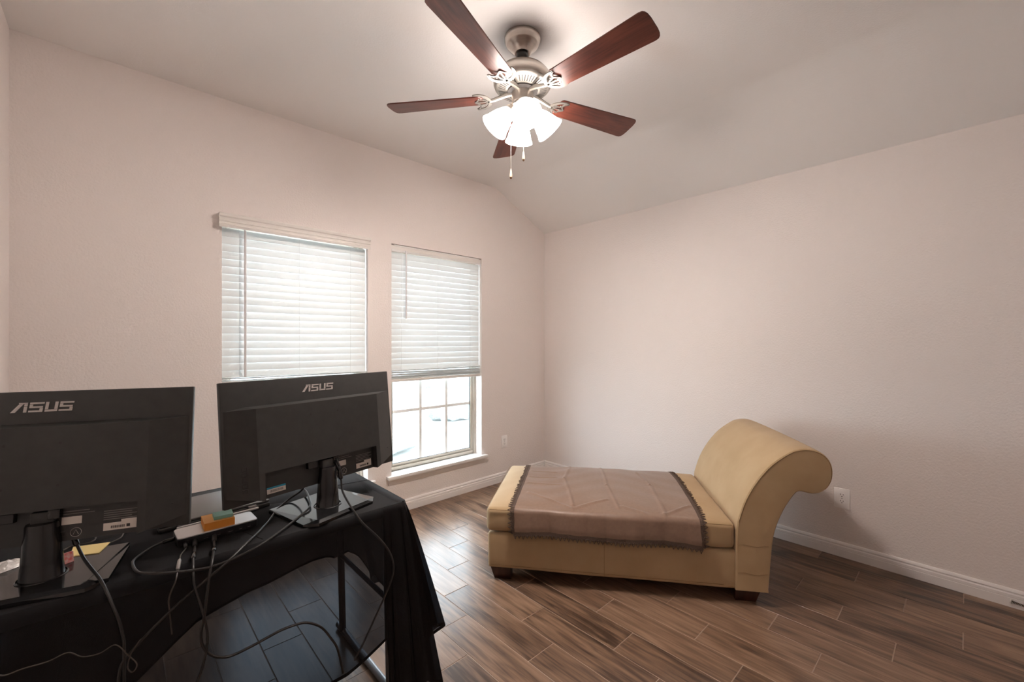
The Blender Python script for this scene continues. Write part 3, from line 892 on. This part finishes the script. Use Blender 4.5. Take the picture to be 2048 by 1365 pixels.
def cloth_point(st, t, fsc=1.0, dsc=1.0, inn=0.0):
    bx, by, fl, d = st
    d = d * dsc
    s = t * d
    # rounded lip over the table edge
    if s < RB * 1.57:
        th = s / RB
        out = RB * math.sin(th) * .5; z = -RB * (1 - math.cos(th))
    else:
        out = RB * .5; z = -(s - RB * .57)
    g = max(0, (s - .02)) / max(.05, d)
    n_ = fl.normalized() if fl.length > 1e-6 else Vector((0, -1, 0))
    w = g ** .9 * fsc
    return (bx + n_.x * (out - inn) + fl.x * w, by + n_.y * (out - inn) + fl.y * w, .0025 + z + .012 * g * fl.length / .1 - inn)
for j in range(NT + 1):
    for st in ST:
        vs.append(cloth_point(st, j / NT))
for j in range(NT):
    for i in range(ns):
        k = (i + 1) % ns
        fs.append((j * ns + i, j * ns + k, (j + 1) * ns + k, (j + 1) * ns + i))
fs.append(tuple(range(ns)))
clm = MB().add(vs, fs)
co = clm.build('cloth_panel', M['cloth'], tc, smooth=True)
# gathered inner folds of the hanging corner
tail = ST[92:92 + 46 + 59 + 5]
for q, (fsc, dsc, inn) in enumerate(((.84, .975, .004), (.66, .95, .007))):
    tv = [cloth_point(st, j / NT, fsc, dsc, inn) for j in range(NT + 1) for st in tail]
    nt_ = len(tail)
    tf = [(j * nt_ + i, j * nt_ + i + 1, (j + 1) * nt_ + i + 1, (j + 1) * nt_ + i) for j in range(NT) for i in range(nt_ - 1)]
    MB().add(tv, tf).build('corner_fold', M['cloth'], tc, smooth=True)
hb = MB()
lastrow = NT * ns; prev = (NT - 1) * ns
for i in range(0, ns):
    k = (i + 1) % ns
    a = Vector(vs[lastrow + i]); c = Vector(vs[lastrow + k]); a2 = Vector(vs[prev + i]).lerp(a, .45); c2 = Vector(vs[prev + k]).lerp(c, .45)
    hb.quad(a + Vector((0, 0, -.001)), c + Vector((0, 0, -.001)), c2, a2)
hb.build('hem', M['hem'], tc)
# faint fold creases of the cloth on the table top
for pts in ([(-2.86, -1.10, .0032), (-2.50, -1.125, .0032)], [(-2.62, -1.28, .0032), (-2.50, -1.30, .0032)], [(-3.05, -1.28, .0032), (-2.95, -1.60, .0032)]):
    MB().tube(pts, .0011, 6).build('fold_crease', M['hem'], tc)

# ------------------------------------------------------------------ monitors
TZC = TZ + .003       # cloth surface
def logo_mesh():
    b = MB(); h = .2
    sk = .10   # italic slant
    def q(x0, y0, x1, y1, s0=0, s1=0):
        pts = [(x0 + s0 * 0 + sk * y0, y0), (x1 + sk * y0, y0), (x1 + sk * y1, y1), (x0 + sk * y1, y1)]
        b.add([(a, 0, c) for a, c in pts], [(0, 1, 2, 3)])
    # A: long slanted stroke, flat cap, right leg
    b.add([(0, 0, 0), (.070, 0, 0), (.190, 0, .172), (.125, 0, .172)], [(0, 1, 2, 3)])
    b.add([(.125, 0, .178), (.118, 0, .2), (.255, 0, .2), (.250, 0, .178)], [(0, 3, 2, 1)])
    q(.185, 0, .235, .120); q(.185, .128, .235, .172)
    def s_(x):
        q(x, .165, x + .215, .2); q(x, .095, x + .05, .158); q(x, .085, x + .20, .120); q(x + .155, .005, x + .205, .080); q(x - .005, 0, x + .20, .035)
    s_(.265)
    q(.500, .045, .550, .2); q(.500, 0, .690, .040); q(.640, .045, .690, .2)
    s_(.715)
    W_ = .95
    b.v = [((x / W_ - .5) * .118, y, z * .118) for x, y, z in b.v]
    return b.mesh('logo')
logo_me = logo_mesh(); logo_me.materials.append(M['logo'])

MW, MH = .612, .364
# back housing profile shared by both monitors (local: x right, -y towards the viewer of the back, z up)
def housing():
    b = MB()
    T = -.040          # depth of the bulge
    cw = .222; ow = .304
    v0, v1, v2 = .000, .082, .283
    # upper bulge with chamfered flanks
    def ring(z, dep, o, c): return [(-o, -.008, z), (-c, dep, z), (c, dep, z), (o, -.008, z)]
    A = ring(v1, T, ow, cw); B = ring(v2 - .004, T, ow, cw); Cc = ring(v2 + .003, -.010, ow, cw + .02)
    b.add(A + B + Cc, [(0, 1, 5, 4), (1, 2, 6, 5), (2, 3, 7, 6), (4, 5, 9, 8), (5, 6, 10, 9), (6, 7, 11, 10), (0, 3, 2, 1)])
    # lower side wings
    for s in (-1, 1):
        w = [(s * ow, -.008, v1), (s * cw, T, v1), (s * .205, T, v1), (s * .205, -.014, v1), (s * ow, -.008, .030), (s * cw, T, .006), (s * .205, T, .000), (s * .205, -.014, .000)]
        b.add(w, [(0, 1, 5, 4), (1, 2, 6, 5), (2, 3, 7, 6), (4, 5, 6, 7)])
    # recessed lower bay
    b.add([(-.205, -.014, 0), (.205, -.014, 0), (.205, -.014, v1), (-.205, -.014, v1)], [(0, 1, 2, 3)])
    b.add([(-.205, -.014, v1), (.205, -.014, v1), (.205, T, v1), (-.205, T, v1)], [(0, 1, 2, 3)])
    return b
hous_me = housing().mesh('back_housing'); hous_me.materials.append(M['blackplastic'])

def monitor(loc, rz, tilt, zpan, label, extra, off, dyaw):
    r = empty('computer_monitor', loc, rz); tag(r, label, 'monitor', 'black computer monitors seen from behind')
    rot = (tilt, 0, dyaw); pl = (off[0], off[1], zpan)
    pn = MB().box(-MW / 2, MW / 2, -.010, .006, 0, MH).build('panel', M['blackplastic'], r, bevel=.0025, loc=pl, rot=rot)
    MB().box(-MW / 2 + .008, MW / 2 - .008, .0062, .0075, .020, MH - .008).build('screen', M['screen'], pn)
    h = obj('back_housing', hous_me, None, r, pl, rot)
    lg = obj('logo', logo_me, None, h, (.0, -.0112, .314))
    for sx in (-.05, .05):
        for sz in (.138, .238):
            MB().lathe([(.0001, .0001), (.0032, 0)], 12).build('screw_hole', M['ink'], h, loc=(sx, -.0404, sz), rot=(R(90), 0, 0))
    for (sx, sz) in ((.272, .062), (-.272, .062)):
        MB().box(-.0025, .0025, -.001, .001, -.001, .001).build('vent_notch', M['ink'], h, loc=(sx, -.0226, sz))
    # printed labels in the lower bay
    y = -.0148
    MB().box(.050, .088, y, y + .0004, .038, .056).build('small_label', M['label'], h)
    lb = MB().box(.130, .196, y, y + .0004, .012, .030).build('barcode_label', M['label'], h)
    MB().box(.165, .196, y, y + .0004, .030, .036).build('barcode_label_tab', M['label'], h)
    x = .145
    bars = MB()
    while x < .172:
        w = random.uniform(.0006, .0016); bars.box(x, x + w, y - .0004, y, .0165, .0225); x += w + random.uniform(.0007, .0014)
    bars.box(.176, .183, y - .0004, y, .0165, .0235)
    bars.build('barcode', M['ink'], h)
    tx = MB()
    for k in range(5): tx.box(.130, .130 + .068 - .012 * (k % 2), y - .0002, y, .038 + k * .0052, .0398 + k * .0052)
    for k in range(2): tx.box(.020, .112 - .01 * k, y - .0002, y, .062 + k * .006, .0636 + k * .006)
    for k in range(3): tx.box(.020, .045, y - .0002, y, .036 + k * .007, .0376 + k * .007)
    tx.build('fine_print', M['greyink'], h)
    # round certification mark
    ring = MB(); n = 24
    ring.tube([(.078 + .0105 * math.cos(2 * math.pi * k / n), y - .0002, .018 + .0105 * math.sin(2 * math.pi * k / n)) for k in range(n + 1)], .0006, 4, cap=False)
    ring.tube([(.073, y - .0002, .013), (.078, y - .0002, .024), (.083, y - .0002, .013)], .0008, 4)
    ring.build('certification_mark', M['logo'], h)
    rr = MB().tube([(.030, y - .0002, .012), (.058, y - .0002, .012), (.058, y - .0002, .022), (.030, y - .0002, .022), (.030, y - .0002, .012)], .0005, 4).build('outlined_mark', M['greyink'], h)
    if extra:
        MB().box(-.190, -.132, y, y + .0004, .012, .026).build('serial_sticker', M['label'], h)
        MB().box(-.190, -.132, y, y + .0004, .026, .0315).build('sticker_blue_band', M['bluelabel'], h)
        bb = MB(); x = -.180
        while x < -.142:
            w = random.uniform(.0008, .002); bb.box(x, x + w, y - .0004, y, .0155, .0225); x += w + .0012
        bb.build('sticker_barcode', M['greyink'], h)
    # raised control icons on the outer left wing
    ic = MB()
    fx = lambda a: -.256 + a
    def oy(x): return -.008 - (.032) * (1 - (abs(x) - .222) / .082) - .0006
    for k in range(5):
        zc = .036 + k * .016
        for (a0, c0, a1, c1) in ((-.006, 0, .006, 0), (-.006, .010, .006, .010), (-.006, 0, -.006, .010), (.006, 0, .006, .010)):
            p0 = (fx(a0), oy(fx(a0)), zc + c0); p1 = (fx(a1), oy(fx(a1)), zc + c1)
            if k == 2 and a0 == a1 == .006: continue
            ic.tube([p0, p1], .0009, 4)
    ic.build('control_icons', M['ink'], h)
    # rear sockets
    MB().box(-.062, -.030, -.030, -.014, .058, .080).build('video_socket', M['blackgloss'], h, bevel=.001, seg=1)
    MB().box(.030, .052, -.030, -.014, .058, .080).build('power_socket', M['blackgloss'], h, bevel=.001, seg=1)
    # stand
    n = 40; col = MB(); rows = []
    zs = [.010, .014, .018, .05, .10, zpan + .030, zpan + .050, zpan + .0545]
    wx = [.042, .041, .039, .0365, .033, .030, .0295, .0275]
    vs = []
    for z_, w_ in zip(zs, wx):
        for k in range(n):
            a = 2 * math.pi * k / n
            vs.append((w_ * math.cos(a), -.034 + w_ * .80 * math.sin(a), z_))
    fs = []
    for j in range(len(zs) - 1):
        for k in range(n):
            l = (k + 1) % n
            fs.append((j * n + k, j * n + l, (j + 1) * n + l, (j + 1) * n + k))
    fs.append(tuple((len(zs) - 1) * n + k for k in range(n)))
    sc = col.add(vs, fs).build('stand_column', M['blackgloss'], r, smooth='auto')
    MB().lathe([(.044, 0), (.0445, .004), (.042, .0055)], 40, c=(0, 0, 0)).build('column_ring', M['blackgloss'], sc, smooth='auto', loc=(0, -.034, .0105))
    MB().box(-.021, .021, -.036, -.012, zpan + .030, zpan + .080).build('neck_bracket', M['blackplastic'], sc, bevel=.004)
    # base: flat plate, thicker front, slanted left flank
    top = [(-.126, .095), (-.100, -.116), (-.095, -.122), (.095, -.122), (.100, -.116), (.126, .095)]
    bot = [(-.128, .096), (-.138, -.104), (-.106, -.136), (.106, -.136), (.138, -.104), (.128, .096)]
    n = len(top)
    vs = [(a, c, .0135) for a, c in top] + [(a, c, .0085) for a, c in bot] + [(a, c, 0) for a, c in bot]
    fs = [tuple(range(n)), tuple(2 * n + i for i in reversed(range(n)))] + [(r_ * n + i, r_ * n + n + i, r_ * n + n + (i + 1) % n, r_ * n + (i + 1) % n) for i in range(n) for r_ in (0, 1)]
    MB().add(vs, fs).build('stand_base', M['basegloss'], r)
    return r
monitor((-2.738, -1.462, TZC), R(17.0), R(-5.8), .089, 'black monitor with ASUS logo in front of the window', True, (-.004, -.008), R(-3.6))
monitor((-3.380, -1.460, TZC), R(-15.0), R(-6.0), .087, 'black monitor with ASUS logo against the bare wall, cut by the frame', False, (-.018, -.010), R(-6.5))

# ------------------------------------------------------------------ desk items
def dock():
    r = empty('docking_station', (-3.038, -1.452, TZC), R(2)); tag(r, 'flat docking station with a silver top and black port side', 'docking station')
    def rr(w, d, rad, n=6):
        p = []
        for cx, cy, a0 in ((w - rad, d - rad, 0), (-w + rad, d - rad, 90), (-w + rad, -d + rad, 180), (w - rad, -d + rad, 270)):
            for k in range(n + 1):
                a = R(a0 + 90 * k / n); p.append((cx + rad * math.cos(a), cy + rad * math.sin(a)))
        return p
    MB().prism(rr(.099, .043, .010), .0195).build('body', M['dockblack'], r, bevel=.001, seg=1)
    MB().prism(rr(.0985, .0425, .010), .0035, z0=.0195).build('top_plate', M['silver'], r, bevel=.001, seg=1)
    for x, w in ((-.078, .012), (-.058, .014), (-.034, .016), (-.004, .014), (.026, .016), (.052, .010), (.074, .010)):
        b = MB().box(x - w / 2, x + w / 2, -.0437, -.0428, .005, .012).build('port', M['ink'], r)
        MB().box(x - w * .35, x + w * .35, -.0440, -.0436, .0062, .0072).build('port_contact', M['metalgrey'], b)
dock()
pad = empty('sticky_note_cube', (-3.0355, -1.452, TZC + .023), R(-1)); tag(pad, 'thick orange sticky note cube on the docking station', 'sticky notes')
MB().box(-.0375, .0375, -.0375, .0375, 0, .021).build('note_stack', M['orange'], pad)
MB().box(-.0373, .0373, -.0373, .0373, .021, .0218).build('top_sheet', M['orange_top'], pad)
tp = MB().box(-.024, .024, -.0215, .0215, 0, .0095).build('sticky_note_pad', M['teal'], None, loc=(-3.024, -1.458, TZC + .023 + .0220), rot=(0, 0, R(-3)))
tag(tp, 'small teal sticky note pad lying on the orange cube', 'sticky notes')

lap = empty('laptop', (-3.025, -1.230, TZC), R(4)); tag(lap, 'closed grey laptop lying between the two monitors', 'laptop')
MB().box(-.150, .150, -.118, .118, 0, .013).build('base', M['blackplastic'], lap, bevel=.003)
MB().box(-.150, .150, -.112, .118, .014, .022).build('lid', M['laptop'], lap, bevel=.003)
MB().box(-.110, .112, -.128, -.119, .003, .0095).build('hinge_bar', M['silver'], lap, bevel=.002)
for s in (-1, 1):
    MB().box(s * .095 - .012, s * .095 + .012, -.122, -.112, .006, .017).build('hinge', M['metalgrey'], lap, bevel=.002)

# loose items near the left monitor, lying on its base plate
LZ = TZC + .0135
def sheet(name, pts, z, th, m, label, cat, curl=0.0):
    c = Vector((sum(p[0] for p in pts) / len(pts), sum(p[1] for p in pts) / len(pts), z))
    b = MB().prism([(p[0] - c.x, p[1] - c.y) for p in pts], th)
    if curl:
        b.v = [(x, y, zz + curl * max(0, y * 20) ** 2) for x, y, zz in b.v]
    return tag(b.build(name, m, None, loc=c), label, cat)
sheet('sticky_note', [(-3.348, -1.406), (-3.293, -1.431), (-3.272, -1.368), (-3.345, -1.339)], LZ, .002, M['yellow'], 'pale yellow sticky note behind the stand of the wall side monitor', 'sticky note')
pk = MB()
pk.add([(-.016, 0, 0), (.016, .004, 0), (.017, .012, .024), (-.015, .006, .026), (-.016, .006, 0), (.016, .010, 0), (.017, .015, .024), (-.015, .010, .026)], [(0, 1, 2, 3), (7, 6, 5, 4), (0, 4, 5, 1), (1, 5, 6, 2), (2, 6, 7, 3), (3, 7, 4, 0)])
tag(pk.build('paper_packet', M['pinkpaper'], None, loc=(-3.352, -1.452, LZ + .0005), rot=(0, 0, R(20))), 'small red and white packet beside the black monitor column', 'packet')
wr = MB(); n, m_ = 14, 9; vs = []
for j in range(m_ + 1):
    for i in range(n + 1):
        u, v = i / n, j / m_
        x = (u - .5) * .09; y = (v - .5) * .055 * (1 - .5 * abs(2 * u - 1) ** 3)
        z = .016 * math.sin(math.pi * u) ** .6 * math.sin(math.pi * v) ** .6 + random.uniform(-.003, .004) * math.sin(math.pi * u) * math.sin(math.pi * v)
        vs.append((x, y, max(.0005, z)))
fs = [(j * (n + 1) + i, j * (n + 1) + i + 1, (j + 1) * (n + 1) + i + 1, (j + 1) * (n + 1) + i) for j in range(m_) for i in range(n)]
fs += []
wr.add(vs, fs)
tag(wr.build('plastic_wrapper', M['wrapper'], None, loc=(-3.467, -1.375, LZ), rot=(0, 0, R(30))), 'crumpled clear plastic wrapper at the left picture edge', 'wrapper')

# ------------------------------------------------------------------ cables
def cable(name, pts, r, m, label, plugs=(), group='loose black cables'):
    P = smooth_path(pts, 6)
    root = empty(name, pts[0]); o = Vector(pts[0])
    tag(root, label, 'cable', group)
    MB().tube([p - o for p in P], r, 8).build('cord', m, root, smooth='auto')
    for nm, i0, i1, rr, mm in plugs:
        a, c = Vector(pts[i0]), Vector(pts[i1])
        MB().tube([a.lerp(c, t) - o for t in (0, .12, .88, 1)], rr, 12, rs=[rr * .7, rr, rr, rr * .7]).build(nm, mm, root, smooth='auto')
    return root
tz = TZC + .004
YF = -1.664
cable('video_cable', [(-2.785, -1.452, .905), (-2.786, -1.462, .880), (-2.783, -1.452, .840), (-2.785, -1.40, .795), (-2.812, -1.372, .768), (-2.866, -1.418, .756), (-2.903, -1.478, tz), (-2.945, -1.545, tz), (-2.990, -1.612, .752), (-3.042, -1.655, .735), (-3.094, YF, .706), (-3.141, YF, .675), (-3.192, YF - .004, .637), (-3.235, YF - .006, .597), (-3.250, YF - .006, .579), (-3.255, YF - .006, .555), (-3.256, YF - .006, .520), (-3.256, YF - .01, .300)], .0032, M['cable'],
      'cable from the window side monitor crossing the cloth towards lower left', [('plug', 0, 1, .009, M['blackgloss'])])
cable('power_cable', [(-2.700, -1.452, .925), (-2.694, -1.492, .900), (-2.692, -1.508, .872), (-2.691, -1.516, .842), (-2.690, -1.525, .805), (-2.684, -1.560, .772), (-2.680, -1.600, .752), (-2.668, -1.640, .722), (-2.628, YF, .672), (-2.597, YF - .006, .626), (-2.581, YF - .010, .587), (-2.579, YF - .014, .544), (-2.597, YF - .010, .490), (-2.640, YF - .004, .409), (-2.679, YF - .004, .346), (-2.708, YF - .004, .306)], .0032, M['cable'],
      'cable looping from the window side monitor over the table corner', [('plug', 0, 2, .008, M['blackgloss']), ('strain_relief', 2, 3, .0075, M['blackgloss'])])
cable('hub_cable', [(-2.890, -1.290, tz), (-2.860, -1.262, tz), (-2.818, -1.250, tz + .006), (-2.771, -1.272, .768), (-2.752, -1.330, .772), (-2.770, -1.440, .770), (-2.790, -1.500, .766), (-2.840, -1.545, .758), (-2.906, -1.600, .752), (-2.969, -1.640, .745), (-3.030, -1.652, .736), (-3.087, -1.655, .733), (-3.159, -1.645, .743), (-3.200, -1.628, .750), (-3.221, -1.598, tz), (-3.229, -1.545, tz), (-3.224, -1.510, tz), (-3.194, -1.470, tz + .002), (-3.165, -1.456, tz + .006), (-3.137, -1.453, tz + .007)], .0034, M['cable'],
      'cable with a wide loop plugged into the end of the docking station', [('plug', 18, 19, .0055, M['blackgloss']), ('plug', 0, 1, .0055, M['blackgloss'])])
cable('charging_wire', [(-3.118, -1.492, tz + .004), (-3.119, -1.525, tz), (-3.133, -1.560, tz), (-3.139, -1.593, tz), (-3.147, -1.640, .744), (-3.153, YF, .728), (-3.162, YF, .705), (-3.166, YF, .688), (-3.166, YF, .672), (-3.160, YF, .60)], .0017, M['cable_thin'],
      'thin wire with metal cuffs dropping from the docking station end', [('plug', 0, 1, .0052, M['dockblack']), ('cuff', 3, 4, .0045, M['metalgrey'])])
cable('dock_cable', [(-3.096, -1.496, tz + .004), (-3.100, -1.530, tz), (-3.106, -1.575, tz), (-3.113, -1.615, .751), (-3.117, -1.655, .730), (-3.116, YF, .703), (-3.104, YF - .003, .651), (-3.091, YF - .005, .583), (-3.091, YF - .006, .533), (-3.101, YF - .006, .488), (-3.113, YF - .006, .440), (-3.116, YF - .006, .30)], .0031, M['cable'],
      'middle of three plugged dock cables, hanging straight down the cloth', [('plug', 0, 1, .0062, M['dockblack']), ('cable_collar', 2, 3, .0056, M['blackgloss'])])
cable('dock_cable', [(-3.050, -1.496, tz + .004), (-3.056, -1.530, tz), (-3.062, -1.575, tz), (-3.068, -1.608, .752), (-3.078, -1.650, .738), (-3.085, YF, .712), (-3.090, YF - .003, .674), (-3.096, YF - .004, .618), (-3.103, YF - .005, .581), (-3.101, YF - .006, .550), (-3.088, YF - .006, .521), (-3.067, YF - .006, .500), (-3.039, YF - .006, .489), (-2.993, YF - .006, .491), (-2.951, YF - .006, .497), (-2.913, YF - .006, .501), (-2.867, YF - .006, .497), (-2.840, YF - .006, .485), (-2.808, YF - .006, .457), (-2.782, YF - .006, .414), (-2.761, YF - .006, .369), (-2.744, YF - .006, .287)], .0034, M['cable'],
      'dock cable arching low across the see through part of the cloth', [('plug', 0, 1, .0062, M['dockblack']), ('cable_collar', 2, 3, .0056, M['blackgloss'])])
cable('monitor_cable', [(-3.352, -1.470, .900), (-3.347, -1.478, .870), (-3.338, -1.486, .836), (-3.330, -1.497, .815), (-3.318, -1.525, .790), (-3.302, -1.565, .772), (-3.288, -1.605, .760), (-3.276, -1.645, .742), (-3.266, YF, .715), (-3.256, YF - .004, .680), (-3.249, YF - .006, .640), (-3.247, YF - .006, .615), (-3.247, YF - .006, .50)], .0034, M['cable'],
      'cable hanging from the wall side monitor over its base corner', [('plug', 0, 2, .0075, M['blackgloss']), ('strain_relief', 2, 3, .0060, M['blackgloss'])])
cable('thin_wire', [(-3.470, YF - .010, .668), (-3.445, YF - .010, .657), (-3.432, YF - .010, .651), (-3.422, YF - .010, .646), (-3.399, YF - .010, .647), (-3.365, YF - .010, .644), (-3.336, YF - .010, .648), (-3.314, YF - .010, .628), (-3.287, YF - .010, .622), (-3.261, YF - .010, .628), (-3.240, YF - .010, .594), (-3.225, YF - .012, .567), (-3.233, YF - .013, .553), (-3.241, YF - .014, .571), (-3.233, YF - .014, .602), (-3.218, YF - .012, .622)], .0013, M['cable_thin'],
      'thin wavy wire with a small loop against the lower left cloth')
cable('thin_wire', [(-3.367, -1.318, tz), (-3.349, -1.297, tz), (-3.315, -1.300, tz), (-3.303, -1.270, tz), (-3.314, -1.210, tz)], .0018, M['cable_thin'], 'short curled wire on the cloth behind the yellow note')
cable('thin_wire', [(-3.274, -1.351, tz + .003), (-3.250, -1.319, tz), (-3.241, -1.269, tz), (-3.228, -1.239, tz)], .0018, M['cable_thin'], 'short wire running from the yellow note under the wall side monitor')

# ------------------------------------------------------------------ outdoors seen through the panes
gr = MB().box(-14, 16, .16, 40, -.35, -.25).build('ground', M['concrete']); tag(gr, 'pale paved ground outside the windows', kind='structure')
def blob(name, loc, rx, ry, rz_, m, label, cat, seed):
    random.seed(seed)
    bm = bmesh.new(); bmesh.ops.create_icosphere(bm, subdivisions=4, radius=1)
    for v in bm.verts:
        k = 1 + .09 * math.sin(7 * v.co.x + seed) * math.sin(8 * v.co.y) + .08 * math.sin(11 * v.co.z + seed) + random.uniform(-.05, .05)
        v.co = Vector((v.co.x * rx * k, v.co.y * ry * k, max(-.98, v.co.z * k) * rz_))
    me = bpy.data.meshes.new(name); bm.to_mesh(me); bm.free()
    return tag(obj(name, me, m, None, loc), label, cat)
blob('garden_shrub', (-.55, 2.6, .15), .75, .5, .42, M['hedge'], 'hazy low shrub outside beyond the lower panes', 'shrub', 3)
blob('garden_shrub', (1.9, 4.2, .45), 1.1, .7, .72, M['hedge'], 'taller hazy shrub outside by the right hand panes', 'shrub', 5)
tr = empty('young_tree', (.75, 3.0, -.25)); tag(tr, 'slender pale tree with forked trunk outside the window', 'tree')
MB().tube([(0, 0, 0), (.05, 0, .5), (.22, .02, 1.1), (.35, 0, 2.2)], .035, 8, rs=[.05, .04, .03, .02]).build('trunk', M['bark'], tr, smooth='auto')
MB().tube([(.02, 0, .25), (-.16, .03, .8), (-.30, 0, 1.5), (-.34, 0, 2.3)], .03, 8, rs=[.04, .035, .03, .02]).build('branch', M['bark'], tr, smooth='auto')
hs = empty('neighbour_house', (4, 14, -.25)); tag(hs, 'pale neighbouring house far outside, washed out by daylight', 'house')
MB().box(-6, 6, 0, 6, 0, 2.7).build('house_wall', M['brickpale'], hs)
MB().prism([(-.5, 2.7), (6.5, 2.7), (3, 4.6)], 13, frame=lambda a, c, d: (-6.5 + d, a, c)).build('house_roof', M['roof'], hs)
MB().box(-2.5, -.9, -.06, 0, 0.9, 2.1).build('house_window', M['gasket'], hs)
MB().box(1.5, 3.1, -.06, 0, 0.9, 2.1).build('house_window', M['gasket'], hs)

# light portals: guide the sky light through the two window openings
for i, (a, c) in enumerate(WIN):
    l = bpy.data.lights.new('sky_portal', 'AREA'); l.shape = 'RECTANGLE'; l.size = c - a; l.size_y = WZ1 - WZ0
    l.cycles.is_portal = True
    lo = bpy.data.objects.new('sky_portal', l); COL.objects.link(lo)
    lo.location = ((a + c) / 2, WT + .02, (WZ0 + WZ1) / 2); lo.rotation_euler = (R(-90), 0, 0)
